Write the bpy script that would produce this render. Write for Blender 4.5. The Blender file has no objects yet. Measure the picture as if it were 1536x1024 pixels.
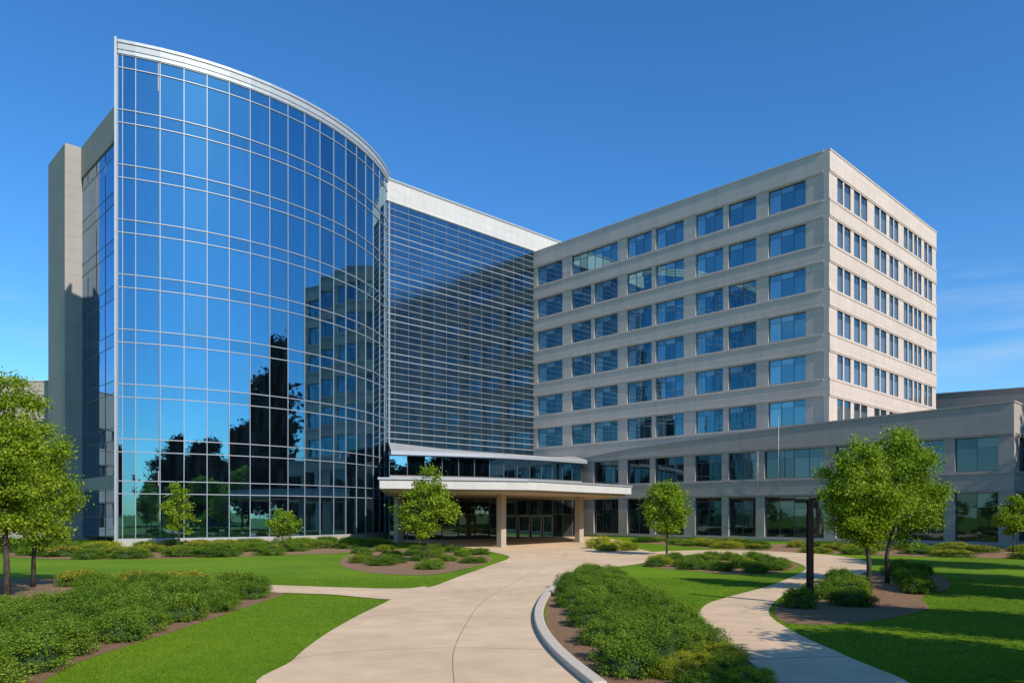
import bpy, bmesh, math, random
import numpy as np
from mathutils import Vector, noise
random.seed(7); RNG=np.random.default_rng(7)
F=1129.0; CH=2.7; HZ=770.0
col=bpy.context.scene.collection
def G(px,py):
    Y=F*CH/(py-HZ); return ((px-768)*Y/F,Y)
def PX(px,Y): return ((px-768)*Y/F,Y)

# ---------------------------------------------------------------- materials
def newmat(name):
    m=bpy.data.materials.new(name); m.use_nodes=True
    nt=m.node_tree; nt.nodes.clear()
    out=nt.nodes.new('ShaderNodeOutputMaterial')
    return m,nt,out
def N(nt,t,**kw):
    n=nt.nodes.new(t)
    for k,v in kw.items():
        if k in n.inputs.keys(): n.inputs[k].default_value=v
        else: setattr(n,k,v)
    return n
def ramp(nt,src,stops):
    r=nt.nodes.new('ShaderNodeValToRGB'); e=r.color_ramp.elements
    e[0].position,e[0].color=stops[0][0],(*stops[0][1],1)
    e[1].position,e[1].color=stops[-1][0],(*stops[-1][1],1)
    for p,c in stops[1:-1]:
        x=e.new(p); x.color=(*c,1)
    nt.links.new(src,r.inputs[0]); return r.outputs[0]
def mixc(nt,fac,a,b,mode='MIX'):
    m=nt.nodes.new('ShaderNodeMix'); m.data_type='RGBA'; m.blend_type=mode
    for i,v in ((0,fac),(6,a),(7,b)):
        if hasattr(v,'is_linked'): nt.links.new(v,m.inputs[i])
        elif isinstance(v,tuple): m.inputs[i].default_value=(*v,1)
        else: m.inputs[i].default_value=v
    return m.outputs[2]
def noisen(nt,vec,scale,detail=4,rough=.55):
    n=N(nt,'ShaderNodeTexNoise',Scale=scale,Detail=detail,Roughness=rough)
    nt.links.new(vec,n.inputs['Vector']); return n.outputs[0]
def pos(nt,scale=None,rotz=0):
    g=nt.nodes.new('ShaderNodeNewGeometry'); o=g.outputs['Position']
    if scale or rotz:
        mp=nt.nodes.new('ShaderNodeMapping'); nt.links.new(o,mp.inputs[0])
        if scale: mp.inputs['Scale'].default_value=scale
        mp.inputs['Rotation'].default_value=(0,0,rotz); o=mp.outputs[0]
    return o
def bsdf(nt,out,rough=.8,metal=0,spec=.3):
    b=N(nt,'ShaderNodeBsdfPrincipled'); b.inputs['Roughness'].default_value=rough
    b.inputs['Metallic'].default_value=metal; b.inputs['Specular IOR Level'].default_value=spec
    nt.links.new(b.outputs[0],out.inputs[0]); return b
def bump(nt,b,h,strength=.4,dist=.02):
    k=nt.nodes.new('ShaderNodeBump'); k.inputs['Strength'].default_value=strength; k.inputs['Distance'].default_value=dist
    nt.links.new(h,k.inputs['Height']); nt.links.new(k.outputs[0],b.inputs['Normal'])

def stone_mat(name,c,joint=True,bw=2.6,bh=1.05):
    m,nt,out=newmat(name); b=bsdf(nt,out,.85)
    p=pos(nt,rotz=math.radians(46.2))
    big=noisen(nt,pos(nt,(.25,.25,.6)),1.0,5)
    fine=noisen(nt,pos(nt),6,5)
    streak=noisen(nt,pos(nt,(1.3,1.3,.09)),1.0,4)
    colr=mixc(nt,big,tuple(x*.93 for x in c),tuple(min(1,x*1.08) for x in c))
    colr=mixc(nt,.3,colr,ramp(nt,fine,[(.3,(.8,.8,.8)),(.7,(1.12,1.11,1.09))]),'MULTIPLY')
    colr=mixc(nt,.25,colr,ramp(nt,streak,[(.38,(.78,.77,.76)),(.6,(1.02,1.02,1.02))]),'MULTIPLY')
    if joint:
        s=nt.nodes.new('ShaderNodeSeparateXYZ'); nt.links.new(p,s.inputs[0])
        a=N(nt,'ShaderNodeMath',operation='ADD'); nt.links.new(s.outputs[0],a.inputs[0]); nt.links.new(s.outputs[1],a.inputs[1])
        cb=nt.nodes.new('ShaderNodeCombineXYZ'); nt.links.new(a.outputs[0],cb.inputs[0]); nt.links.new(s.outputs[2],cb.inputs[1])
        br=nt.nodes.new('ShaderNodeTexBrick'); nt.links.new(cb.outputs[0],br.inputs[0])
        br.inputs['Color1'].default_value=(1,1,1,1); br.inputs['Color2'].default_value=(.92,.92,.91,1); br.inputs['Mortar'].default_value=(.62,.61,.59,1)
        br.inputs['Scale'].default_value=1; br.inputs['Mortar Size'].default_value=.018; br.inputs['Brick Width'].default_value=bw; br.inputs['Row Height'].default_value=bh
        br.offset=0
        colr=mixc(nt,.7,colr,br.outputs[0],'MULTIPLY')
    nt.links.new(colr,b.inputs['Base Color']); bump(nt,b,fine,.15,.02); return m
def glass_mat(name,c,var=.25,rough=.015,dark=(.006,.012,.02),refl=.8,bscale=(.6,.6,.35),bstr=.05,curtain_col=None,curtain_from=.62):
    m,nt,out=newmat(name); b=bsdf(nt,out,rough,1.0,.5)
    g=nt.nodes.new('ShaderNodeNewGeometry')
    cc=ramp(nt,g.outputs['Random Per Island'],[(0,tuple(x*(1-var) for x in c)),(.5,c),(1,tuple(min(1,x*(1+var*.7)) for x in c))])
    nt.links.new(cc,b.inputs['Base Color'])
    n=noisen(nt,pos(nt,bscale),1.0,3)
    bump(nt,b,n,bstr,.05)
    d=N(nt,'ShaderNodeBsdfDiffuse')
    inn=noisen(nt,pos(nt,(1.6,1.6,.3)),1.3,3)
    dc=ramp(nt,inn,[(.42,dark),(.75,tuple(x*4 for x in dark))])
    if curtain_col:
        dc=mixc(nt,ramp(nt,g.outputs['Random Per Island'],[(curtain_from,(0,0,0)),(curtain_from+.15,(1,1,1))]),dc,curtain_col)  # some panes get a paler diffuse tone, as curtains behind the glass
    nt.links.new(dc,d.inputs[0])
    mx=N(nt,'ShaderNodeMixShader'); mx.inputs[0].default_value=refl
    nt.links.new(d.outputs[0],mx.inputs[1]); nt.links.new(b.outputs[0],mx.inputs[2]); nt.links.new(mx.outputs[0],out.inputs[0])
    return m
def plain(name,c,rough=.5,metal=0,spec=.4,nv=.12,ns=3):
    m,nt,out=newmat(name); b=bsdf(nt,out,rough,metal,spec)
    n=noisen(nt,pos(nt),ns,4)
    nt.links.new(mixc(nt,n,tuple(x*(1-nv) for x in c),tuple(min(1,x*(1+nv)) for x in c)),b.inputs['Base Color']); return m
def leaf_mat(name,c1,c2,c3,trans=.35,tint=((.62,.74,.6),(1.5,1.32,1.1))):
    m,nt,out=newmat(name)
    g=nt.nodes.new('ShaderNodeNewGeometry'); oi=nt.nodes.new('ShaderNodeObjectInfo')
    cc=ramp(nt,g.outputs['Random Per Island'],[(0,c1),(.55,c2),(1,c3)])
    cc=mixc(nt,.8,cc,ramp(nt,oi.outputs['Random'],[(0,tint[0]),(1,tint[1])]),'MULTIPLY')
    cl=noisen(nt,pos(nt),1.6,3)
    cc=mixc(nt,.5,cc,ramp(nt,cl,[(.35,(.7,.76,.7)),(.65,(1.25,1.2,1.1))]),'MULTIPLY')
    d=N(nt,'ShaderNodeBsdfDiffuse'); t=N(nt,'ShaderNodeBsdfTranslucent'); gl=N(nt,'ShaderNodeBsdfGlossy'); gl.inputs['Roughness'].default_value=.5
    nt.links.new(cc,d.inputs[0]); nt.links.new(cc,t.inputs[0])
    mx=N(nt,'ShaderNodeMixShader'); mx.inputs[0].default_value=trans
    nt.links.new(d.outputs[0],mx.inputs[1]); nt.links.new(t.outputs[0],mx.inputs[2])
    m2=N(nt,'ShaderNodeMixShader'); m2.inputs[0].default_value=.01
    nt.links.new(mx.outputs[0],m2.inputs[1]); nt.links.new(gl.outputs[0],m2.inputs[2]); nt.links.new(m2.outputs[0],out.inputs[0])
    return m
M={}
M['stone']=stone_mat('limestone',(.60,.50,.43))
M['stone2']=stone_mat('pale_stone',(.55,.53,.505),bw=1.9,bh=.85)
M['greystone']=stone_mat('grey_concrete',(.39,.34,.30),bw=3.4,bh=1.3)
M['shaft']=stone_mat('shaded_concrete',(.36,.325,.295),bw=3.4,bh=1.3)  # grey concrete darkened, the stair shaft's shade put into the colour
M['plinth']=stone_mat('plinth_stone',(.44,.40,.36),bw=1.8,bh=.5)
M['glass']=glass_mat('blue_glass',(.150,.345,.460),.15,refl=.88,dark=(.01,.02,.03))
M['glass_clear']=glass_mat('clerestory_blue_glass',(.22,.42,.55),.2,refl=.9)
M['glass_side']=glass_mat('deep_blue_glass',(.12,.31,.52),.2,refl=.92)
M['glass_dark']=glass_mat('dark_glass',(.20,.33,.41),.14,refl=.66,dark=(.006,.008,.011),bscale=(.10,.10,3.0),bstr=.45)
M['glass_win']=glass_mat('window_glass',(.24,.44,.50),.40,refl=.60,dark=(.015,.028,.036),curtain_col=(.24,.32,.35),curtain_from=.55)
M['glass_nar']=glass_mat('narrow_window_glass',(.28,.42,.47),.35,refl=.5,dark=(.02,.032,.04),curtain_col=(.24,.30,.33),curtain_from=.5)
M['glass_low']=glass_mat('ground_floor_glass',(.16,.22,.25),.5,refl=.45,dark=(.010,.013,.014),curtain_col=(.05,.055,.055))
M['alu']=plain('aluminium',(.36,.38,.41),.5,.35)
M['alu_thin']=plain('aluminium_mullion',(.31,.34,.38),.5,.25)
M['alu_mid']=plain('mid_grey_mullion',(.30,.33,.36),.5,.25)
M['alu_vert']=plain('slate_mullion',(.17,.195,.225),.5,.25)
M['alu_grey']=plain('grey_mullion',(.14,.16,.185),.5,.3)
M['alu_white']=plain('pale_metal',(.36,.375,.39),.5,.15)
M['metal_roof']=plain('pale_metal_roof',(.33,.32,.305),.8,.0)
M['frame_dark']=plain('dark_frame',(.13,.14,.155),.5,.2)
M['frame_mid']=plain('grey_window_frame',(.17,.19,.205),.5,.2)
M['soffit']=plain('tan_soffit',(.40,.32,.235),.8)
M['cream']=stone_mat('cream_column',(.40,.335,.26),False)
M['black']=plain('black_paint',(.005,.005,.006),.85,0,.1)
M['roof']=plain('grey_roof',(.33,.33,.33),.8)
M['leaf_tree']=leaf_mat('tree_leaves',(.12,.20,.010),(.24,.36,.020),(.42,.52,.05),.5,((.88,.94,.88),(1.12,1.06,1.0)))
M['leaf_shrub']=leaf_mat('shrub_leaves',(.06,.13,.012),(.13,.23,.022),(.25,.36,.05),.35)
M['leaf_lime']=leaf_mat('lime_leaves',(.18,.23,.015),(.34,.40,.03),(.55,.52,.07),.4)
M['leaf_dark']=leaf_mat('dark_leaves',(.012,.018,.010),(.022,.032,.015),(.04,.05,.022),.1)  # near-black leaves so the added trees mirror dark in the tower
M['flower']=plain('yellow_petals',(.85,.47,.04),.7)
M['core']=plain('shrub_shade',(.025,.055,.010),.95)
def bark():
    m,nt,out=newmat('bark'); b=bsdf(nt,out,.9)
    n=noisen(nt,pos(nt,(14,14,2.5)),1.5,5)
    nt.links.new(ramp(nt,n,[(.3,(.025,.018,.013)),(.7,(.10,.08,.06))]),b.inputs['Base Color']); bump(nt,b,n,.8,.02); return m
M['bark']=bark()
def lawn():
    m,nt,out=newmat('lawn'); b=bsdf(nt,out,.9,0,.1)
    f=noisen(nt,pos(nt),26,6,.65); mid=noisen(nt,pos(nt),2.0,5,.6); big=noisen(nt,pos(nt),.16,3)
    c=ramp(nt,f,[(.3,(.088,.165,.006)),(.5,(.125,.222,.008)),(.72,(.175,.285,.014))])
    c=mixc(nt,.6,c,ramp(nt,mid,[(.3,(.74,.80,.72)),(.7,(1.22,1.14,1.05))]),'MULTIPLY')
    c=mixc(nt,.9,c,ramp(nt,big,[(.35,(.72,.81,.75)),(.65,(1.2,1.09,1.0))]),'MULTIPLY')
    nt.links.new(c,b.inputs['Base Color']); bump(nt,b,f,.3,.03); return m
M['lawn']=lawn()
M['blade']=leaf_mat('grass_blades',(.10,.175,.007),(.145,.245,.010),(.20,.31,.016),.35,((1,1,1),(1,1,1)))
def concrete():
    m,nt,out=newmat('path_concrete'); b=bsdf(nt,out,.85,0,.2)
    f=noisen(nt,pos(nt),55,5,.7); mid=noisen(nt,pos(nt),1.3,6,.65); big=noisen(nt,pos(nt),.22,4)
    c=ramp(nt,f,[(.3,(.61,.435,.275)),(.7,(.74,.545,.355))])
    c=mixc(nt,.7,c,ramp(nt,mid,[(.3,(.81,.79,.76)),(.65,(1.06,1.05,1.04))]),'MULTIPLY')
    c=mixc(nt,.8,c,ramp(nt,big,[(.35,(.84,.83,.80)),(.65,(1.06,1.06,1.05))]),'MULTIPLY')
    nt.links.new(c,b.inputs['Base Color']); bump(nt,b,f,.15,.008); return m
M['conc']=concrete()
M['joint']=plain('joint_line',(.26,.19,.13),.95)
M['kerb']=plain('kerb_concrete',(.54,.46,.36),.85,0,.2,.2,9)
def mulch():
    m,nt,out=newmat('mulch'); b=bsdf(nt,out,.95,0,.1)
    v=N(nt,'ShaderNodeTexVoronoi',Scale=26.0); nt.links.new(pos(nt,(1,1.6,1)),v.inputs['Vector'])
    f=noisen(nt,pos(nt),30,6,.75)
    c=mixc(nt,.35,ramp(nt,f,[(.3,(.13,.07,.036)),(.55,(.34,.205,.12)),(.75,(.54,.38,.24))]),v.outputs['Color'],'SOFT_LIGHT')
    nt.links.new(c,b.inputs['Base Color']); bump(nt,b,f,1,.06); return m
M['mulch']=mulch()

# ---------------------------------------------------------------- mesh builder
ORG={}
class MB:
    def __init__(s): s.v=[]; s.f=[]
    def quad(s,a,b,c,d):
        i=len(s.v); s.v+= [a,b,c,d]; s.f.append((i,i+1,i+2,i+3))
    def hexa(s,p):
        i=len(s.v); s.v+=p
        for q in ((0,1,2,3),(4,7,6,5),(0,4,5,1),(1,5,6,2),(2,6,7,3),(3,7,4,0)): s.f.append(tuple(i+k for k in q))
    def box(s,fr,t0,t1,o0,o1,z0,z1):
        P=lambda t,o,z:(fr[0][0]+fr[1][0]*t+fr[2][0]*o, fr[0][1]+fr[1][1]*t+fr[2][1]*o, z)
        s.hexa([P(t0,o0,z0),P(t1,o0,z0),P(t1,o1,z0),P(t0,o1,z0),P(t0,o0,z1),P(t1,o0,z1),P(t1,o1,z1),P(t0,o1,z1)])
    def prism(s,pts,z0,z1):
        n=len(pts); i=len(s.v)
        s.v+=[(p[0],p[1],z0) for p in pts]
        zz=z1 if isinstance(z1,(list,tuple)) else [z1]*n
        s.v+=[(p[0],p[1],z) for p,z in zip(pts,zz)]
        s.f.append(tuple(i+k for k in range(n))); s.f.append(tuple(i+n+k for k in range(n)))
        for k in range(n):
            l=(k+1)%n; s.f.append((i+k,i+l,i+n+l,i+n+k))
    def strip(s,pts,o0,o1,z0,z1):
        a=offs(pts,o0); b=offs(pts,o1); n=len(pts); i=len(s.v)
        z0s=z0 if isinstance(z0,(list,tuple)) else [z0]*n
        z1s=z1 if isinstance(z1,(list,tuple)) else [z1]*n
        for k in range(n):
            s.v+=[(*a[k],z0s[k]),(*b[k],z0s[k]),(*b[k],z1s[k]),(*a[k],z1s[k])]
        for k in range(n-1):
            j=i+4*k
            for q in range(4):
                r=(q+1)%4; s.f.append((j+q,j+r,j+4+r,j+4+q))
        s.f.append((i,i+1,i+2,i+3)); j=i+4*(n-1); s.f.append((j,j+1,j+2,j+3))
    def tube(s,pts,rs,seg=8):
        i=len(s.v); n=len(pts)
        for k,p in enumerate(pts):
            d=(Vector(pts[min(k+1,n-1)])-Vector(pts[max(k-1,0)])).normalized()
            a=d.orthogonal().normalized() if abs(d.z)<.9 else Vector((1,0,0)); a=(a-d*a.dot(d)).normalized(); b=d.cross(a)
            for q in range(seg):
                t=2*math.pi*q/seg; w=Vector(p)+(a*math.cos(t)+b*math.sin(t))*rs[k]; s.v.append(tuple(w))
        for k in range(n-1):
            for q in range(seg):
                r=(q+1)%seg; s.f.append((i+k*seg+q,i+k*seg+r,i+(k+1)*seg+r,i+(k+1)*seg+q))
        s.f.append(tuple(i+q for q in range(seg))); s.f.append(tuple(i+(n-1)*seg+q for q in range(seg)))
    def build(s,name,mat,parent=None,smooth=False,recalc=True):
        me=bpy.data.meshes.new(name)
        o0=ORG.get(parent.name,(0,0,0)) if parent else (0,0,0)
        me.from_pydata([(x-o0[0],y-o0[1],z-o0[2]) for x,y,z in s.v],[],s.f)
        if recalc:
            bm=bmesh.new(); bm.from_mesh(me); bmesh.ops.recalc_face_normals(bm,faces=bm.faces); bm.to_mesh(me); bm.free()
        if smooth:
            for p in me.polygons: p.use_smooth=True
        me.materials.append(mat)
        o=bpy.data.objects.new(name,me); col.objects.link(o)
        if parent: o.parent=parent; ORG[o.name]=o0
        return o
def offs(pts,o):
    r=[]; n=len(pts)
    for k in range(n):
        ns=[]
        for a,b in ((k-1,k),(k,k+1)):
            if a<0 or b>=n: continue
            dx,dy=pts[b][0]-pts[a][0],pts[b][1]-pts[a][1]; l=math.hypot(dx,dy); ns.append((dy/l,-dx/l))
        x=sum(q[0] for q in ns)/len(ns); y=sum(q[1] for q in ns)/len(ns); l2=x*x+y*y
        r.append((pts[k][0]+x/l2*o,pts[k][1]+y/l2*o))
    return r
def thing(name,label,cat,loc,group=None):
    o=bpy.data.objects.new(name,None); o.empty_display_size=.3; col.objects.link(o); o.location=loc
    o['label']=label; o['category']=cat
    if group: o['group']=group
    ORG[o.name]=tuple(loc); return o
def tag(o,label,cat,group=None):
    o['label']=label; o['category']=cat
    if group: o['group']=group
    return o
def struct(o): o['kind']='structure'; return o

def curtain(root,pts,zs,breaks,gmat,fmat,mw=.08,mo=.12,th=.07,tilt=.002,glname='glazing',seed=1,minor=(),vmat=None,to=None):
    rnd=random.Random(seed)
    ns=offs(pts,1.0)
    lv=list(zip(zs[:-1],zs[1:])); groups=[]; cur=[]
    for a,b in lv:
        cur.append((a,b))
        if any(abs(b-q)<1e-3 for q in breaks): groups.append(cur); cur=[]
    if cur: groups.append(cur)
    for g in groups:
        mb=MB()
        for a,b in g:
            for k in range(len(pts)-1):
                A,B=pts[k],pts[k+1]; dx,dy=B[0]-A[0],B[1]-A[1]; l=math.hypot(dx,dy); nx,ny=dy/l,-dx/l
                ta,tb=rnd.uniform(-tilt,tilt),rnd.uniform(-tilt,tilt); hw=l/2; hh=(b-a)/2
                e=[-ta*hw-tb*hh,ta*hw-tb*hh,ta*hw+tb*hh,-ta*hw+tb*hh]
                c=[(A,a),(B,a),(B,b),(A,b)]
                mb.quad(*[(p[0]+nx*q,p[1]+ny*q,z) for (p,z),q in zip(c,e)])
        mb.build(glname,gmat,root,recalc=False)
    for k,p in enumerate(pts):
        nx,ny=ns[k][0]-p[0],ns[k][1]-p[1]; l=math.hypot(nx,ny); nx/=l; ny/=l
        mb=MB(); fr=(p,(-ny,nx),(nx,ny)); mb.box(fr,-mw/2,mw/2,-.03,mo,zs[0],zs[-1]); mb.build('vertical_mullion',vmat or fmat,root)
    for z in zs:
        t=th*(.55 if any(abs(z-q)<1e-3 for q in minor) else 1)
        mb=MB(); mb.strip(pts,-.03,to or mo*.7,z-t/2,z+t/2); mb.build('transom',fmat,root)

def lerp(a,b,t): return (a[0]+(b[0]-a[0])*t,a[1]+(b[1]-a[1])*t)
def facade(root,fr,L,zb,prof,rows,cols,wmat,gmat,wname='window',t0=0,npan=3,seed=0,recess=.3,fmat=None,ledge=True,transom=.70,fw=.05,rowcols={}):
    rnd=random.Random(seed); mb=MB(); fmat=fmat or M['frame_dark']
    z=zb
    P=lambda t,o:(fr[0][0]+fr[1][0]*t+fr[2][0]*o,fr[0][1]+fr[1][1]*t+fr[2][1]*o)
    for ri,(a,b) in enumerate(rows):
        mb.box(fr,t0,L,-.6,0,z,a)
        e=t0
        for c0,c1 in rowcols.get(ri,cols):
            mb.box(fr,e,c0,-.6,-.07,a,b); e=c1
        mb.box(fr,e,L,-.6,-.07,a,b)
        z=b
    n=len(prof); i=len(mb.v)
    for o in (-.6,0):
        for t,zz in prof: mb.v.append((*P(t,o),z))
        for t,zz in prof: mb.v.append((*P(t,o),zz))
    for q in range(n-1):
        a=i+q; mb.f+=[(a,a+1,a+n+1,a+n),(a+2*n,a+2*n+1,a+3*n+1,a+3*n),(a+n,a+n+1,a+3*n+1,a+3*n),(a,a+1,a+2*n+1,a+2*n)]
    mb.f+=[(i,i+n,i+3*n,i+2*n),(i+n-1,i+2*n-1,i+4*n-1,i+3*n-1)]
    if ledge:
        for (a,b) in rows:
            mb.box(fr,t0,L,.0,.05,a-.26,a-.14); mb.box(fr,t0,L,.0,.05,b+.14,b+.24)
    mb.build('wall',wmat,root)
    mb=MB()
    for q in range(n-1):
        (ta,za),(tb,zb2)=prof[q],prof[q+1]
        mb.hexa([(*P(ta,-.7),za),(*P(tb,-.7),zb2),(*P(tb,.06),zb2),(*P(ta,.06),za),(*P(ta,-.7),za+.14),(*P(tb,-.7),zb2+.14),(*P(tb,.06),zb2+.14),(*P(ta,.06),za+.14)])
    mb.build('coping',M['stone'] if wmat is M['stone'] else M['greystone'],root)
    for ri,(a,b) in enumerate(rows):
        for (c0,c1) in rowcols.get(ri,cols):
            k=npan if isinstance(npan,int) else max(2,round((c1-c0)/npan))
            g=MB(); f=MB(); zt=a+(b-a)*transom; h=fw/2
            for q in range(k):
                ta=c0+(c1-c0)*q/k; tb=c0+(c1-c0)*(q+1)/k
                for (za,zz) in ((a,zt),(zt,b)):
                    e=[rnd.uniform(-.005,.005) for _ in range(3)]; e.append(e[0]+e[2]-e[1])
                    g.quad(*[(*P(t,-recess+d),z) for (t,z),d in zip(((ta,za),(tb,za),(tb,zz),(ta,zz)),e)])
                if q: f.box(fr,ta-h*.6,ta+h*.6,-recess-.02,-recess+.05,a+fw,b-fw)
            f.box(fr,c0,c1,-recess-.02,-recess+.09,a,a+fw); f.box(fr,c0,c1,-recess-.02,-recess+.09,b-fw,b)
            f.box(fr,c0,c0+fw,-recess-.02,-recess+.09,a+fw,b-fw); f.box(fr,c1-fw,c1,-recess-.02,-recess+.09,a+fw,b-fw)
            f.box(fr,c0+fw,c1-fw,-recess-.02,-recess+.035,zt-.012,zt+.012)
            w=g.build(wname,gmat,root,recalc=False); f.build('frame',fmat,w)

# ---------------------------------------------------------------- stone block
UL=(-.693,.721); NLf=(-.721,-.693); UR=(.7205,.6935); NR=(.6935,-.7205)
CO=(30.4,72.0); INN=(CO[0]+UL[0]*39.75,CO[1]+UL[1]*39.75)
def tl(px): r=(px-768)/F; return (30.4-72*r)/(.693+.721*r)
def tr(px): r=(px-768)/F; return (72*r-30.4)/(.7205-.6935*r)
SH=37.5
blk=thing('office_block','tall beige stone office block with six rows of square windows at the right','building',(CO[0],CO[1],0))
rows=[(34.2-4.3*i-1.22,34.2-4.3*i+1.22) for i in range(6)][::-1]
cpx=[(1208,1152),(1134,1092),(1084,1043),(1025,983),(977,940),(926,891),(886,857),(843,806)]
cols=[(tl(a),tl(b)) for a,b in cpx]
ctop=[(tl(a),tl(b)) for a,b in cpx[:5]+[(926,857)]+cpx[7:]]
facade(blk,(CO,UL,NLf),39.7,0,[(.6,SH),(39.7,SH)],rows,cols,M['stone'],M['glass_win'],'window',.6,1.3,3,rowcols={5:ctop},fmat=M['frame_mid'],transom=.74)
colsr=[(tr(a),tr(b)) for a,b in ((1257,1265.5),(1267.5,1277),(1282,1291),(1292.5,1302),(1312.5,1320.5),(1322,1330.5),(1335,1341),(1342.2,1348.5),(1356.5,1362.5),(1363.7,1370),(1372,1376.6),(1377.8,1383),(1387,1392),(1393.2,1399))]
facade(blk,(CO,UR,NR),31.0,0,[(0,SH),(31.0,SH)],rows,colsr,M['stone'],M['glass_nar'],'narrow_window',0,1,5,recess=.16,fw=.04,fmat=M['frame_mid'])
mb=MB()
c0=(CO[0]+.55*(UL[0]+UR[0]),CO[1]+.55*(UL[1]+UR[1]))
a=(c0[0]+UL[0]*44,c0[1]+UL[1]*44); b=(a[0]+UR[0]*30,a[1]+UR[1]*30); c=(c0[0]+UR[0]*30,c0[1]+UR[1]*30)
mb.prism([c0,c,b,a],0,SH-.5); mb.build('core',M['greystone'],blk)

# ---------------------------------------------------------------- glass tower (curved) + link
tw=thing('glass_tower','tall curved blue glass tower with silver mullions and a pointed left edge','building',(-31.9,61,0))
CC=(-39.85,85.4); R=25.9; a0=math.radians(-71.95); a1=math.radians(-1.6)
AL=R*(a1-a0); sp=[0,.35]+[1.3+1.8*k for k in range(18)]; sp=[x for x in sp if x<AL-.6]+[AL]
arc=[(CC[0]+R*math.cos(a0+x/R),CC[1]+R*math.sin(a0+x/R)) for x in sp]
maj=[4.32+4.43*k for k in range(9)]
zs=[.65,4.32,5.35]+sum([[maj[k]-1.05,maj[k]] for k in range(1,9)],[])
curtain(tw,arc,zs,maj,M['glass'],M['alu_thin'],.055,.06,.07,.0028,seed=11,to=.08)
mb=MB(); mb.strip(arc,-.3,.2,0,.62); mb.build('plinth',M['plinth'],tw)
for (z0,z1,o,mt) in ((39.80,40.12,.14,'alu'),(40.12,40.62,.2,'alu_white'),(40.62,40.85,.28,'alu')):
    mb=MB(); mb.strip(arc,-.35,o,z0,z1); mb.build('parapet_band',M[mt],tw)
d0=(arc[2][0]-arc[0][0],arc[2][1]-arc[0][1]); l=math.hypot(*d0); d0=(d0[0]/l,d0[1]/l); n0=(d0[1],-d0[0])
mb=MB(); mb.box((arc[0],d0,n0),-.22,-.04,-1.3,.3,0,41.0); mb.build('edge_fin',M['alu'],tw)
e=arc[-1]; mb=MB(); mb.box((e,(0,1),(1,0)),-.12,.14,-.2,.25,0,40.85); mb.build('corner_trim',M['alu_thin'],tw)
W0=(-29.0,61.9); W1=(-45.2,78.75)
side=[lerp(W1,W0,k/8) for k in range(9)]
curtain(tw,side,[.5,2.4,4.9,6.3]+sum([[6.3+4.43*k-1.2,6.3+4.43*k] for k in range(1,8)],[]),[4.9]+[6.3+4.43*k for k in range(1,8)],M['glass_side'],M['alu_grey'],.06,.03,.06,.002,glname='side_glazing',seed=4)
mb=MB(); mb.strip(side,-.4,.12,37.4,40.6); mb.build('side_parapet',M['greystone'],tw)
mb=MB(); mb.strip(side,-.4,.1,5.0,6.25); mb.build('side_band',M['greystone'],tw)
T=(-45.75,77.0)
mb=MB(); q1=(T[0]+UL[0]*6.8,T[1]+UL[1]*6.8); q2=(q1[0]+UR[0]*14,q1[1]+UR[1]*14); q3=(T[0]+UR[0]*14,T[1]+UR[1]*14)
mb.prism([T,q3,q2,q1],0,40.6); mb.build('stair_shaft',M['shaft'],tw)
mb=MB(); mb.prism([(p[0]*.995-.3,p[1]+.4) for p in arc[2:]]+[(3.5,102),(12,114),(-28,118),q2,q3,(-44,79.5)],38.6,39.0); mb.build('roof',M['roof'],tw)

lk=thing('glass_link','flat dark glass facade with white stone parapet between the curved tower and stone block','building',(INN[0],INN[1],0))
L0=(INN[0]-UR[0]*24.2,INN[1]-UR[1]*24.2)
line=[lerp(L0,INN,k/13) for k in range(14)]
zl=[.5]+[2.3+.7385*k for k in range(48)]+[37.7]
curtain(lk,line,zl,[2.3+1.477*3*k for k in range(1,8)],M['glass_dark'],M['alu_mid'],.035,.03,.10,.0010,seed=21,minor=[2.3+.7385*k for k in range(48) if k%6 not in (0,1)],vmat=M['alu_vert'],to=.06)
mb=MB(); ext=[L0,(INN[0]+UR[0]*14,INN[1]+UR[1]*14)]; mb.strip(ext,-.6,.18,37.75,40.1); mb.build('parapet',M['stone2'],lk)
mb=MB(); mb.strip(ext,-.7,.28,40.1,40.3); mb.build('coping',M['alu_white'],lk)

# ---------------------------------------------------------------- low left wing
lw=thing('low_wing','lower grey concrete wing behind the trees at the far left','building',(-60,84,0))
facade(lw,((-80,84.0),(1,0),(0,-1)),29.0,0,[(0,17.4),(29.0,17.4)],[(1.0,4.0),(6.2,8.6),(10.6,13.0)],[(1+4*k,3.8+4*k) for k in range(7)],M['greystone'],M['glass_low'],seed=8)
mb=MB(); mb.prism([(-80,84.5),(-51.2,84.5),(-51.2,104),(-80,104)],0,16.9); mb.build('core',M['greystone'],lw)

# ---------------------------------------------------------------- low right wing
rw=thing('low_wing','long low grey stone wing with large windows in front of the office block','building',(39.6,59.4,0))
P0=(8.3,92.0); UW=(.693,-.721)
def kw(px): r=(px-768)/F; return (92*r-8.3)/(.693+.721*r)
pc=((890,927),(940,974),(982,1025),(1042,1082),(1092,1133),(1146,1235),(1253,1330),(1343,1415),(1432,1497))
cw=[(kw(a),kw(b)) for a,b in pc]
facade(rw,(P0,UW,NLf),45.2,0,[(0,9.35),(8,10.1),(20.7,10.8),(31,11.15),(45.2,11.5)],[(.4,4.4),(6.15,8.9)],cw,M['greystone'],M['glass_low'],'window',0,1.35,13,recess=.35)
P1=(P0[0]+UW[0]*45.2,P0[1]+UW[1]*45.2)
facade(rw,(P1,UR,NR),30,0,[(0,11.5),(30,11.5)],[(.4,4.4),(6.15,8.9)],[(2+4*k,5+4*k) for k in range(7)],M['greystone'],M['glass_low'],'window',.61,2,14)
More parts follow.
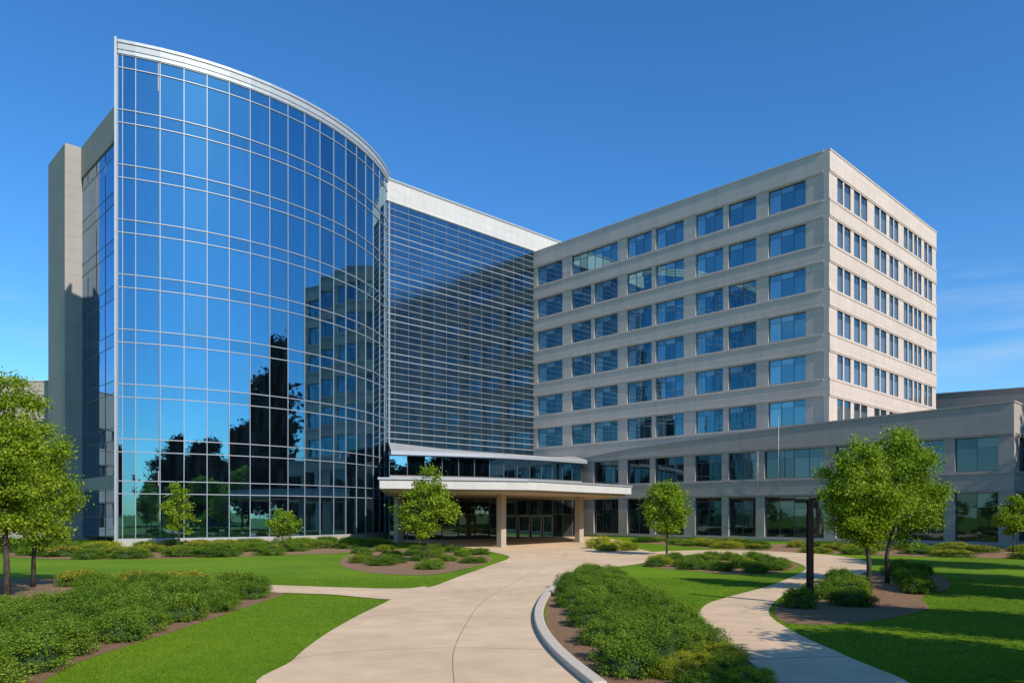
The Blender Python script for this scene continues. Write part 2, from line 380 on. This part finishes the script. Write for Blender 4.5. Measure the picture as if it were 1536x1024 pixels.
mb=MB(); q=lambda k,o:(P0[0]+UW[0]*k-NLf[0]*o,P0[1]+UW[1]*k-NLf[1]*o)
mb.prism([q(.6,.5),q(44.6,.5),(P1[0]+UR[0]*29.5-.5,P1[1]+UR[1]*29.5),(56,91),(31,72.6),(8.8,94.5)],0,[9.0,11.1,11.1,11.1,11.1,9.2]); mb.build('core',M['roof'],rw)
rb=thing('rear_building','pale stone building rising behind the low right wing','building',(60,90,0))
A=PX(1400,100); B=(A[0]+UW[0]*32,A[1]+UW[1]*32)
facade(rb,(A,UW,NLf),32,0,[(0,18.5),(32,17.3)],[(8,10)],[(4,7),(10,13),(16,19),(22,25)],M['shaft'],M['glass_low'],seed=19,ledge=False)
mb=MB(); mb.prism([(A[0]+.6,A[1]+.5),(B[0]+.6,B[1]+.5),(B[0]+16,B[1]+14),(A[0]+16,A[1]+14)],0,16.5); mb.build('core',M['greystone'],rb)
for px,zt,zb_,lab in ((1170,12.2,5.0,'taller thin metal rod fixed to the low right wing above its roofline'),(1139,8.9,4.9,'shorter thin metal rod fixed between windows of the low right wing')):
    k=kw(px); p=(P0[0]+UW[0]*k,P0[1]+UW[1]*k); fr=(p,UW,NLf)
    t=thing('metal_rod',lab,'rod',(p[0],p[1],zb_))
    c=(p[0]+NLf[0]*.3,p[1]+NLf[1]*.3)
    mb=MB(); mb.tube([(*c,zb_),(*c,zt)],[.045,.03],8); mb.build('shaft',M['alu'],t,smooth=True)
    for z in (zb_+.3,5.9 if zt<9 else 9.6):
        mb=MB(); mb.box(fr,-.04,.04,.005,.34,z,z+.08); mb.build('bracket',M['frame_dark'],t)

# ---------------------------------------------------------------- entrance pavilion
pv=thing('entrance_pavilion','low glazed entrance hall with sloping metal roof behind the canopy','building',(-2,79,0))
pa,pb=PX(584,76.5),PX(872,90.6)
fine=[]
for k in range(15):
    t=k/14; p=lerp(pa,pb,t); u=(.82,.57); b_=2.0*math.sin(math.pi*t)
    fine.append((p[0]+u[1]*b_,p[1]-u[0]*b_))
curtain(pv,fine,[6.6,8.62],[8.62],M['glass_clear'],M['frame_dark'],.05,.06,.06,.003,glname='clerestory_glass',seed=31)
mb=MB(); mb.strip(fine,-.4,.12,5.0,6.55); mb.build('lintel',M['greystone'],pv)
mb=MB(); mb.strip(fine,-.6,.9,8.66,8.98); mb.build('eave',M['alu'],pv)
ev=offs(fine,.8); n=len(ev)
back=[(L0[0]+UR[0]*(1+22*k/(n-1)),L0[1]+UR[1]*(1+22*k/(n-1))-.05) for k in range(n-2)]+[(INN[0]-UL[0]*3,INN[1]-UL[1]*3-.2),(INN[0]-UL[0]*7,INN[1]-UL[1]*7-.2)]
mb=MB()
for k in range(n-1):
    zb=[10.7-.7*k/(n-1),10.7-.7*(k+1)/(n-1)]
    mb.hexa([(*ev[k],8.99),(*ev[k+1],8.99),(*back[k+1],zb[1]-.2),(*back[k],zb[0]-.2),(*ev[k],9.12),(*ev[k+1],9.12),(*back[k+1],zb[1]),(*back[k],zb[0])])
mb.build('roof',M['metal_roof'],pv)
curtain(pv,fine,[.02,2.6,4.98],[4.98],M['glass_low'],M['frame_dark'],.09,.1,.08,.003,glname='storefront_glass',seed=33)
for k in (7,8,9,10):
    A,B=fine[k],fine[k+1]; dx,dy=B[0]-A[0],B[1]-A[1]; l=math.hypot(dx,dy); u=(dx/l,dy/l); nn=(u[1],-u[0])
    mb=MB(); fr=(A,u,nn)
    mb.box(fr,.1,.2,.14,.22,.03,2.5); mb.box(fr,l-.2,l-.1,.14,.22,.03,2.5); mb.box(fr,.2,l-.2,.14,.22,2.38,2.5); mb.box(fr,.2,l-.2,.14,.22,.03,.18)
    d=mb.build('door',M['alu'],pv)
    mb=MB(); mb.box(fr,.2,l-.2,.16,.19,.18,2.38); mb.build('door_glass',M['glass_win'],d)
    mb=MB(); mb.box(fr,l-.34,l-.30,.24,.28,.8,1.5); mb.box(fr,l-.34,l-.30,.19,.24,.82,.86); mb.box(fr,l-.34,l-.30,.19,.24,1.44,1.48); mb.build('handle',M['alu'],d)

cn=thing('entrance_canopy','wide flat entrance canopy with pale fascia on cream columns over the driveway','canopy',(-.85,60,0))
poly=[(-9.4,53.0),(1.2,56.2),(1.9,56.9),(11.0,69.0),(9.6,87.5),(-12.9,77)]
def inset(pl,d):
    cx=sum(p[0] for p in pl)/len(pl); cy=sum(p[1] for p in pl)/len(pl)
    return [(p[0]+(cx-p[0])*d/10,p[1]+(cy-p[1])*d/10) for p in pl]
mb=MB(); mb.prism(inset(poly,.06),4.48,5.12); mb.build('fascia',M['stone2'],cn)
mb=MB(); mb.prism(inset(poly,-.05),5.12,5.27); mb.build('roof_edge',M['alu'],cn)
mb=MB(); mb.prism(inset(poly,.6),4.28,4.48); mb.build('soffit',M['soffit'],cn)
for (x,y,w) in ((-.85,60.5,.27),(6.3,70.5,.30),(-10.4,69,.3)):
    mb=MB(); fr=((x,y),UR,NR); mb.box(fr,-w,w,-w,w,.2,4.14); c_=mb.build('column',M['cream'],cn)
    mb=MB(); mb.box(fr,-w-.06,w+.06,-w-.06,w+.06,0,.2); mb.box(fr,-w-.05,w+.05,-w-.05,w+.05,4.14,4.28); mb.build('base',M['cream'],c_)

# ---------------------------------------------------------------- ground and paths
def catmull(p,closed=True,sub=6):
    r=[]; n=len(p)
    for i in range(n if closed else n-1):
        a=p[(i-1)%n] if closed or i>0 else p[i]; b=p[i]; c=p[(i+1)%n]; d=p[(i+2)%n] if closed or i+2<n else c
        for k in range(sub):
            t=k/sub
            r.append(tuple(.5*((2*b[j])+(-a[j]+c[j])*t+(2*a[j]-5*b[j]+4*c[j]-d[j])*t*t+(-a[j]+3*b[j]-3*c[j]+d[j])*t**3) for j in range(2)))
    if not closed: r.append(p[-1])
    return r
def gpoly(pl,closed=True): return [G(*q) for q in catmull(pl,closed)]
def sheet(name,pts,z,mat):
    from mathutils.geometry import tessellate_polygon
    tri=tessellate_polygon([[Vector((x,y,0)) for x,y in pts]])
    me=bpy.data.meshes.new(name); me.from_pydata([(x,y,z) for x,y in pts],[],[tuple(t) for t in tri])
    bm=bmesh.new(); bm.from_mesh(me); bmesh.ops.recalc_face_normals(bm,faces=bm.faces)
    if sum(f.normal.z for f in bm.faces)<0: bmesh.ops.reverse_faces(bm,faces=bm.faces)
    bm.to_mesh(me); bm.free(); me.materials.append(mat)
    o=bpy.data.objects.new(name,me); col.objects.link(o); return struct(o)
mb=MB(); mb.quad((-1500,-1500,0),(1500,-1500,0),(1500,2500,0),(-1500,2500,0)); struct(mb.build('lawn',M['lawn']))
drive=gpoly([(412,1034),(440,990),(480,957),(530,927),(583,901),(600,890),(650,879),(690,864),(735,848),(764,836),(745,829),(700,821),(640,815),(588,811),(596,807.5),(700,807),(800,806),(870,804.5),(905,806),(935,812),(960,823),(985,830),(985,838),(955,846),(905,852),(868,860),(838,878),(815,900),(806,928),(816,955),(845,990),(885,1034)])
walk=gpoly([(1190,1034),(1120,990),(1065,955),(1047,930),(1058,908),(1095,895),(1150,880),(1195,862),(1208,851),(1180,840),(1130,834),(1050,832),(980,834),(980,828),(1060,825),(1140,826),(1230,831),(1290,839),(1306,850),(1290,862),(1240,873),(1190,886),(1160,905),(1156,925),(1200,953),(1270,985),(1370,1034)])
spur=gpoly([(300,876),(420,878),(510,881),(600,883),(640,880),(620,893),(583,899),(500,892),(420,889),(300,884)])
bedL=gpoly([(-20,1060),(60,1024),(120,992),(250,950),(385,905),(424,890),(415,880),(330,872),(150,868),(-100,868),(-400,880),(-400,1000)])
bedB=gpoly([(880,860),(850,872),(826,895),(818,925),(830,955),(862,990),(915,1034),(1195,1034),(1120,993),(1062,957),(1042,930),(1000,905),(955,888),(930,868)])
bedR=gpoly([(1190,935),(1260,936),(1340,926),(1392,912),(1382,896),(1425,880),(1405,862),(1330,856),(1262,870),(1197,889),(1166,908),(1164,925)])
bedM=gpoly([(512,848),(560,859),(640,862),(700,852),(738,840),(715,829),(640,824),(560,825),(520,834)])
bedK=gpoly([(965,848),(1040,856),(1110,861),(1170,858),(1198,849),(1175,842),(1100,837),(1000,838)])
hedL=gpoly([(30,836),(200,838),(400,833),(545,827),(575,818),(560,812),(400,815),(200,821),(30,822)])
hedR=gpoly([(1000,817),(1110,824),(1300,832),(1536,838),(1650,840),(1650,824),(1300,820),(1110,814),(950,811)])
sheet('driveway',drive,.016,M['conc']); sheet('footpath',walk,.024,M['conc']); sheet('footpath',spur,.020,M['conc'])
for i,b in enumerate((bedL,bedB,bedR,bedM,bedK,hedL,hedR)):
    sheet('mulch_bed',b,.006+.0012*i,M['mulch'])
e0,e1=G(412,1034),G(885,1034)
sheet('driveway',[(e0[0]-.0,e0[1]+.1),(e1[0],e1[1]+.1),(4.5,2),(6,-14),(-2,-14),(-4.6,2)],.012,M['conc'])
mb=MB()
def jl(pl,w=.008):
    p=[G(*q) for q in catmull(pl,False)]; mb.strip(p,-w,w,.0162,.0195)
jl([(682,1030),(680,980),(700,935),(722,905),(760,880),(800,858),(840,842),(850,828)])
for q in ([(437,990),(520,978),(680,972),(828,975)],[(530,927),(600,921),(720,915),(810,912)],[(592,897),(660,889),(750,884),(835,882)],[(655,877),(740,868),(870,860)],[(700,860),(790,853),(905,852)],[(740,846),(850,840),(984,838)],[(760,834),(860,830),(980,829)]):
    jl(q)
struct(mb.build('pavement_joints',M['joint']))
mb=MB()
for q in ([(1120,990),(1270,985)],[(1062,953),(1203,955)],[(1050,922),(1156,921)],[(1075,901),(1170,898)],[(1120,889),(1195,885)],[(1150,880),(1240,873)],[(1190,866),(1292,862)],[(1206,851),(1305,850)],[(1178,840),(1290,839)]):
    p=[G(*k) for k in q]; mb.strip(p,-.01,.01,.0242,.0275)
struct(mb.build('path_joints',M['joint']))
kerb=[G(*q) for q in catmull([(868,861),(840,876),(818,897),(808,925),(818,956),(848,991),(900,1034)],False)]
mb=MB(); mb.strip(kerb,-.12,.12,0,.13)
k=struct(mb.build('kerb',M['kerb']))
kb=k.modifiers.new('b','BEVEL'); kb.width=.025; kb.segments=2; kb.limit_method='ANGLE'

# ---------------------------------------------------------------- foliage
def leafmesh(name,C,S,mats,midx=None,core=None,flat=.55):
    n=len(C); a=RNG.normal(size=(n,3)); a/=np.linalg.norm(a,axis=1)[:,None]
    b=RNG.normal(size=(n,3)); b-=a*np.sum(a*b,axis=1)[:,None]; b/=np.linalg.norm(b,axis=1)[:,None]
    S=S[:,None]; v=np.stack([C+a*S,C+b*S*flat,C-a*S,C-b*S*flat],axis=1).reshape(-1,3)
    cv=np.zeros((0,3)); cf=[]
    if core is not None: cv,cf=core
    V=np.concatenate([v,cv]); me=bpy.data.meshes.new(name)
    nl=4*n+sum(len(f) for f in cf)
    me.vertices.add(len(V)); me.vertices.foreach_set('co',V.astype(np.float32).ravel())
    me.loops.add(nl); li=list(range(4*n))+[i+4*n for f in cf for i in f]
    me.loops.foreach_set('vertex_index',np.array(li,dtype=np.int32))
    st=list(range(0,4*n,4)); s=4*n
    for f in cf: st.append(s); s+=len(f)
    me.polygons.add(len(st)); me.polygons.foreach_set('loop_start',np.array(st,dtype=np.int32))
    mi=np.zeros(len(st),dtype=np.int32)
    if midx is not None: mi[:n]=midx
    if cf: mi[n:]=len(mats)-1
    for m in mats: me.materials.append(m)
    me.polygons.foreach_set('material_index',mi)
    me.update(calc_edges=True); me.validate(); return me
def ico(rx,ry,rz,cz,amp,seed):
    bm=bmesh.new(); bmesh.ops.create_icosphere(bm,subdivisions=3,radius=1)
    vs=[]
    for v in bm.verts:
        k=1+amp*noise.noise(v.co*2+Vector((seed*3.1,0,0)))
        vs.append((v.co.x*rx*k,v.co.y*ry*k,max(0.0,cz+v.co.z*rz*k)))
    fs=[tuple(v.index for v in f.verts) for f in bm.faces]; bm.free(); return np.array(vs),fs
def shrubmesh(name,seed,leaf,flowers=0,n=8000,loose=1.0):
    r=np.random.default_rng(seed); K=40
    th=r.uniform(0,2*np.pi,K); u=r.uniform(0,1,K); ph=np.arccos(u)
    rad=r.uniform(.82,1.04,K)
    cc=np.stack([np.cos(th)*np.sin(ph)*rad*.42,np.sin(th)*np.sin(ph)*rad*.42,.20+np.cos(ph)*rad*.42*r.uniform(.9,1.1,K)],1)
    cc[:9,2]=.12; cc[:9,0]=np.cos(np.arange(9)*.7)*.39; cc[:9,1]=np.sin(np.arange(9)*.7)*.39
    idx=r.integers(0,K,n); off=r.normal(size=(n,3)); off/=np.linalg.norm(off,axis=1)[:,None]
    C=cc[idx]+off*(r.uniform(.1,1,n)**.6)[:,None]*.14*loose
    ns=int(n*.06); sp_=r.integers(0,K,ns); tt=r.uniform(0,1,ns); k2=r.integers(0,3,ns)
    dirs=r.normal(size=(K,3,3))*np.array([.35,.35,.1])+np.array([0,0,1])
    C[:ns]=cc[sp_]+dirs[sp_,k2]*(.08+.13*tt)[:,None]+r.normal(size=(ns,3))*.014
    C[:,2]=np.abs(C[:,2])+.01
    S=r.uniform(.010,.023,n)
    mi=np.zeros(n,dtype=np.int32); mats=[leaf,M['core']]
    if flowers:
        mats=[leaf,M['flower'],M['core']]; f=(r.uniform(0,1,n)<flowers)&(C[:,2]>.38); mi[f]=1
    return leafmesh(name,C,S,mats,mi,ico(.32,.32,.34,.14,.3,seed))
SH_G=[shrubmesh('shrub',s,M['leaf_shrub']) for s in (1,2,3,4,9)]
SH_F=[shrubmesh('flowering_shrub',s,M['leaf_shrub'],.16) for s in (5,6)]
SH_Y=[shrubmesh('lime_shrub',s,M['leaf_lime'],0) for s in (7,8)]
def inpoly(p,pl):
    x,y=p; c=False; j=len(pl)-1
    for i in range(len(pl)):
        if (pl[i][1]>y)!=(pl[j][1]>y) and x<(pl[j][0]-pl[i][0])*(y-pl[i][1])/(pl[j][1]-pl[i][1])+pl[i][0]: c=not c
        j=i
    return c
nsh={}
def shrub(x,y,s,h,label,group,meshes,name='shrub',cat='shrub'):
    nsh[group]=nsh.get(group,0)+1
    o=bpy.data.objects.new(name,random.choice(meshes)); col.objects.link(o); o.location=(x,y,0)
    o.scale=(s*random.uniform(.93,1.1),s*random.uniform(.93,1.1),h); o.rotation_euler=(0,0,random.uniform(0,6.3))
    tag(o,label,cat,group)
def fill(pl,avoid,gap,s0,s1,h,label,group,meshes,inset_=.3,keep=None,cap=60):
    xs=[p[0] for p in pl]; ys=[p[1] for p in pl]; got=[]
    for _ in range(7000):
        if len(got)>=cap: break
        x=random.uniform(max(min(xs),-36),min(max(xs),50)); y=random.uniform(min(ys),max(ys))
        if y<11: continue
        if not inpoly((x,y),pl): continue
        if any(not inpoly((x+dx,y+dy),pl) for dx,dy in ((inset_,0),(-inset_,0),(0,inset_),(0,-inset_))): continue
        if any(inpoly((x+dx,y),q) for q in avoid for dx in (-inset_,0,inset_)): continue
        px=768+x*F/y; py=HZ+CH*F/y
        if px<-60 or px>1600 or (keep and not keep(px,py,x,y)): continue
        if any((x-a)**2+(y-b)**2<gap*gap for a,b in got): continue
        got.append((x,y))
        shrub(x,y,random.uniform(s0,s1),h*random.uniform(.82,1.15),label,group,meshes)
allp=[drive,walk,spur]
fill(bedL,allp,.92,1.15,1.5,.9,'dense green shrub in the long mulch bed at the lower left','shrubs of the left foreground bed',SH_G,.5,
     lambda px,py,x,y:(py>886) and not(px<125 and 868<py<925),64)
fill(bedL,allp,1.2,1.3,1.7,.72,'orange flowering shrub along the back of the left mulch bed','flowering shrubs of the left bed',SH_F,.4,
     lambda px,py,x,y:py<=886 and px>110,32)
fill(bedB,allp,.72,.95,1.3,.76,'low rounded green shrub in the kerbed bed beside the driveway','shrubs of the kerbed bed',SH_G,.32,
     lambda px,py,x,y: px>850+max(0,(py-900))*.8 and not(py>985 and px>1000),56)
fill(bedB,allp,.5,.65,1.0,.40,'yellowish low shrub at the near tip of the kerbed bed','yellowish shrubs of the kerbed bed',SH_Y+SH_G[:1],.25,
     lambda px,py,x,y: py>985 and px>1000,14)
fill(bedR,allp,.95,1.0,1.4,.85,'green shrub under the pair of trees in the right mulch bed','shrubs under the right trees',SH_G,.4,
     lambda px,py,x,y: py<914 and px<1385 and not(1285<px<1352 and py>864),15)
fill(bedM,allp,1.5,1.1,1.8,.65,'low shrub around the young tree left of the driveway','shrubs of the bed left of the driveway',SH_G+SH_Y[:1],.3,lambda px,py,x,y: py<846 or random.random()<.25,24)
fill(bedK,allp,1.4,1.1,1.8,.65,'low shrub in the island bed right of the driveway','shrubs of the island bed',SH_G+SH_Y[:1],.25,None,24)
fill(hedL,allp,1.8,2.0,3.2,.85,'low shrub in the row along the foot of the curved glass tower','shrubs at the glass tower base',SH_G+SH_F[:1]+SH_Y[:1],.2,None,50)
fill(hedR,allp,2.1,2.0,3.2,.75,'low shrub in the row along the foot of the low right wing','shrubs at the right wing base',SH_G+SH_F[:1]+SH_Y[:1],.2,None,36)
for px,py,s,h in ((898,822,2.2,1.5),(925,824,2.6,1.1),(912,826,1.8,.9),(942,825,1.8,.9)):
    x,y=G(px,py); shrub(x,y,s,h,'yellow green shrub in the clump beside the canopy','lime shrubs beside the canopy',SH_Y)

def make_tree(x,y,h,cr,cz,rz,label,group=None,n=9000,leafs=.075,seed=1,name='tree',mat='leaf_tree',tr_=.09,lean=0.0,K=90):
    r=np.random.default_rng(seed); rn=random.Random(seed)
    t=thing(name,label,'tree',(x,y,0),group)
    cc=[]
    while len(cc)<K:
        d=r.normal(size=3); d/=np.linalg.norm(d); rr=r.uniform(.1,1)**.42
        w=.82+.5*noise.noise(Vector(d*1.9)+Vector((seed*5.3,0,0)))
        taper=1-.36*max(0,d[2]*rr)
        cc.append((x+lean+d[0]*rr*cr*w*taper,y+d[1]*rr*cr*w*taper,cz+d[2]*rr*rz*(.92+.15*w)))
    cc=np.array(cc)
    w=r.uniform(.4,1.6,K); w/=w.sum(); idx=r.choice(K,n,p=w)
    off=r.normal(size=(n,3))*np.array([1,1,.65])*cr*.11
    C=cc[idx]+off-np.array([x,y,0]); S=r.uniform(.6,1.15,n)*leafs
    me=leafmesh('crown',C,S,[M[mat]],flat=.55); o=bpy.data.objects.new('crown',me); col.objects.link(o); o.parent=t
    mb=MB(); b0=cz-rz*.75
    tp=[(x,y,-.05),(x+rn.uniform(-.04,.04),y,b0*.5),(x+lean*.4+rn.uniform(-.06,.06),y,b0),(x+lean*.8,y+.05,cz),(x+lean,y,cz+rz*.6)]
    mb.tube(tp,[tr_*1.35,tr_,tr_*.85,tr_*.5,tr_*.15],9)
    for k in range(16):
        e=cc[rn.randrange(K)]; s=rn.uniform(.0,1); st=(x+lean*(.4+.4*s),y+.05*s,b0+(cz-b0)*s)
        mid=((st[0]*.5+e[0]*.5),(st[1]+e[1])*.5,(st[2]*.45+e[2]*.55)-.06)
        mb.tube([st,mid,tuple(e)],[tr_*.42,tr_*.25,tr_*.08],5)
    mb.build('trunk',M['bark'],t,smooth=True)
    return t
def tpx(px,py,top,wpx,bot,label,**k):
    x,y=G(px,py); s=y/F; h=(py-top)*s; zb=(py-bot)*s; cz=(h+zb)/2
    return make_tree(x,y,h,wpx/2*s,cz,(h-zb)/2,label,**k)
tpx(642,842,705,96,808,'young leafy tree in the mulch bed left of the driveway',seed=3,n=8000,leafs=.085,tr_=.05,K=75)
tpx(425,829,764,66,806,'smallest young tree on the lawn before the curved glass tower',seed=4,n=2800,leafs=.09,tr_=.04,K=40)
tpx(268,822,726,64,802,'slim young tree close to the left of the curved glass tower',seed=5,n=4000,leafs=.10,tr_=.04,K=50)
tpx(1000,832,722,92,800,'round leafy tree in the island bed right of the canopy',seed=6,n=8500,leafs=.10,tr_=.06,K=85)
tpx(1304,888,660,138,812,'front tree of the pair in the right mulch bed beside the black post',seed=7,n=22000,leafs=.060,tr_=.075,lean=-.3,K=125)
tpx(1331,874,643,154,812,'rear taller tree of the pair in the right mulch bed',seed=8,n=23000,leafs=.064,tr_=.075,lean=.45,K=130)
tpx(10,905,556,162,812,'tall leafy tree at the left edge of the photo',seed=9,n=30000,leafs=.056,tr_=.08,lean=-.1,K=140)
tpx(50,880,640,152,818,'shorter leafy tree behind the left edge tree, reaching towards the glass tower',seed=10,n=22000,leafs=.062,tr_=.07,lean=.25,K=120)
tpx(1520,832,745,72,804,'small tree near the right edge before the low wing',seed=12,n=4400,leafs=.10,tr_=.05,K=50)

proto=make_tree(12.4,9.2,6.5,2.6,5.0,1.7,'broad shade tree just outside the right edge',group='shade trees beyond the right edge',seed=14,n=16000,leafs=.11,tr_=.12)
def dup(root,loc,sc,label,group):
    r=root.copy(); col.objects.link(r); r.location=loc; r.scale=(sc,sc,sc*random.uniform(.9,1.1)); r.rotation_euler=(0,0,random.uniform(0,6)); r['label']=label; r['group']=group
    for c in list(root.children):
        k=c.copy(); col.objects.link(k); k.parent=r
    return r
for (x,y,s) in ((24.3,25,1.4),(29,33,1.5),(16.5,12.5,1.2),(21.5,20.5,1.2),(10.6,5.6,1.15)):
    dup(proto,(x,y,0),s,'broad shade tree just outside the right edge','shade trees beyond the right edge')
random.seed(5)
dk=make_tree(-60,-30,20,8,11,8.5,'large dark tree added out of view for the tower glass to reflect',group='unseen trees added for reflections',seed=22,n=38000,leafs=.38,tr_=.4,mat='leaf_dark',K=190)  # unseen trees added to give the tower glass dark silhouettes to mirror
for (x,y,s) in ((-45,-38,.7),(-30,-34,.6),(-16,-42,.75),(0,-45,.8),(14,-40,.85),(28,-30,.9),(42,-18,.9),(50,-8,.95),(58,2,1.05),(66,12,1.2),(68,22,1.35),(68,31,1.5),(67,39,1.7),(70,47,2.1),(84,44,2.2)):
    dup(dk,(x,y,0),s,'large dark tree added out of view for the tower glass to reflect','unseen trees added for reflections')
ob=thing('reflection_building','grey office building added unseen behind the viewer for the tower glass to reflect','building',(60,-30,0))  # unseen block added as a dark shape for the tower's reflections
facade(ob,((85,-5),(-.707,-.707),(-.707,.707)),80,0,[(0,15),(80,15)],[(1,4),(6,8.4),(10.5,12.9)],[(2+6*k,6+6*k) for k in range(12)],M['shaft'],M['glass_low'],'window',0,2,40)
mb=MB(); mb.prism([(85.4,-5.4),(29.5,-61.3),(50,-80),(110,-28)],0,14.5); mb.build('core',M['roof'],ob)

# ---------------------------------------------------------------- post
x,y=G(1215,908)
ps=thing('lamp_post','black square light post standing at the edge of the right mulch bed','lamp post',(x,y,0))
fr=((x,y),(1,0),(0,-1))
mb=MB(); mb.box(fr,-.08,.08,-.08,.08,.04,2.72); mb.build('shaft',M['black'],ps)
mb=MB(); mb.box(fr,-.12,.12,-.12,.12,.0,.04); mb.build('base_plate',M['black'],ps)
mb=MB(); mb.box(fr,-.07,.07,-.07,.07,2.72,2.95); mb.build('lamp_lens',M['black'],ps)
mb=MB(); mb.box(fr,-.08,.08,-.08,.08,2.95,3.12); mb.build('cap',M['black'],ps)

# ---------------------------------------------------------------- grass blades
n=340000
Y=11.6+ (RNG.uniform(0,1,n)**1.5)*20; X=RNG.uniform(-.75,.75,n)*Y
ok=np.ones(n,bool)
def npin(X,Y,pl):
    c=np.zeros(len(X),bool); j=len(pl)-1
    for i in range(len(pl)):
        xi,yi=pl[i]; xj,yj=pl[j]
        if yi!=yj:
            c^=((yi>Y)!=(yj>Y))&(X<(xj-xi)*(Y-yi)/(yj-yi)+xi)
        j=i
    return c
for pl in (drive,walk,spur,bedL,bedB,bedR): ok&=~npin(X,Y,pl)
X=X[ok];Y=Y[ok]; n=len(X)
th=RNG.uniform(0,6.28,n); w=RNG.uniform(.004,.008,n)*(Y/13); h=RNG.uniform(.012,.028,n); lx=RNG.normal(0,.015,n); ly=RNG.normal(0,.015,n)
v=np.stack([np.stack([X-np.cos(th)*w,Y-np.sin(th)*w,np.zeros(n)],1),np.stack([X+np.cos(th)*w,Y+np.sin(th)*w,np.zeros(n)],1),np.stack([X+lx,Y+ly,h],1)],1).reshape(-1,3)
me=bpy.data.meshes.new('grass'); me.vertices.add(3*n); me.vertices.foreach_set('co',v.astype(np.float32).ravel())
me.loops.add(3*n); me.loops.foreach_set('vertex_index',np.arange(3*n,dtype=np.int32))
me.polygons.add(n); me.polygons.foreach_set('loop_start',np.arange(0,3*n,3,dtype=np.int32)); me.update(calc_edges=True)
me.materials.append(M['blade']); o=bpy.data.objects.new('grass',me); col.objects.link(o); o['kind']='stuff'; o['label']='short mown green grass blades on the near lawns'; o['category']='grass'

# ---------------------------------------------------------------- light, sky, camera
el=math.radians(36); az=math.radians(140)
s=Vector((math.sin(az)*math.cos(el),math.cos(az)*math.cos(el),math.sin(el)))
ld=bpy.data.lights.new('Sun','SUN'); ld.energy=5.0; ld.angle=math.radians(.5); ld.color=(1,.93,.82)
lo=bpy.data.objects.new('Sun',ld); col.objects.link(lo); lo.rotation_euler=s.to_track_quat('Z','Y').to_euler()
wd=bpy.data.worlds.new('World'); bpy.context.scene.world=wd; wd.use_nodes=True; nt=wd.node_tree; nt.nodes.clear()
out=nt.nodes.new('ShaderNodeOutputWorld'); bg=nt.nodes.new('ShaderNodeBackground'); bg.inputs[1].default_value=.138
sk=nt.nodes.new('ShaderNodeTexSky'); sk.sky_type='NISHITA'; sk.sun_disc=False; sk.sun_elevation=el; sk.sun_rotation=az
sk.air_density=1.0; sk.dust_density=.3; sk.ozone_density=2.0
tc=nt.nodes.new('ShaderNodeTexCoord'); mp=nt.nodes.new('ShaderNodeMapping'); mp.inputs['Scale'].default_value=(2.2,2.2,14); nt.links.new(tc.outputs['Generated'],mp.inputs[0])
nz=N(nt,'ShaderNodeTexNoise',Scale=1.4,Detail=7.0,Roughness=.6); nt.links.new(mp.outputs[0],nz.inputs['Vector'])
sp=nt.nodes.new('ShaderNodeSeparateXYZ'); nt.links.new(tc.outputs['Generated'],sp.inputs[0])
band=ramp(nt,sp.outputs[2],[(.1,(0,0,0)),(.18,(1,1,1)),(.25,(1,1,1)),(.3,(0,0,0))])
cl=ramp(nt,nz.outputs[0],[(.50,(0,0,0)),(.80,(1,1,1))])
mm=mixc(nt,1.0,cl,band,'MULTIPLY')
sc=N(nt,'ShaderNodeMath',operation='MULTIPLY'); nt.links.new(mm,sc.inputs[0]); sc.inputs[1].default_value=.4
hs=nt.nodes.new('ShaderNodeHueSaturation'); hs.inputs['Saturation'].default_value=1.22; nt.links.new(sk.outputs[0],hs.inputs['Color'])
tint=mixc(nt,1.0,hs.outputs[0],(.64,1.05,1.34),'MULTIPLY')
cc=mixc(nt,sc.outputs[0],tint,(4.5,5.4,6.3))
nt.links.new(cc,bg.inputs[0]); nt.links.new(bg.outputs[0],out.inputs[0])
cd=bpy.data.cameras.new('Camera'); co=bpy.data.objects.new('Camera',cd); col.objects.link(co)
co.location=(0,0,CH); co.rotation_euler=(math.pi/2,0,0); cd.lens=F/1536*36; cd.sensor_width=36; cd.shift_y=(HZ-512)/1536
cd.clip_end=5000; cd.clip_start=.1
bpy.context.scene.camera=co
sc_=bpy.context.scene; sc_.view_settings.view_transform='Standard'; sc_.view_settings.look='None'; sc_.view_settings.exposure=0
print('shrubs',sum(nsh.values()),nsh)
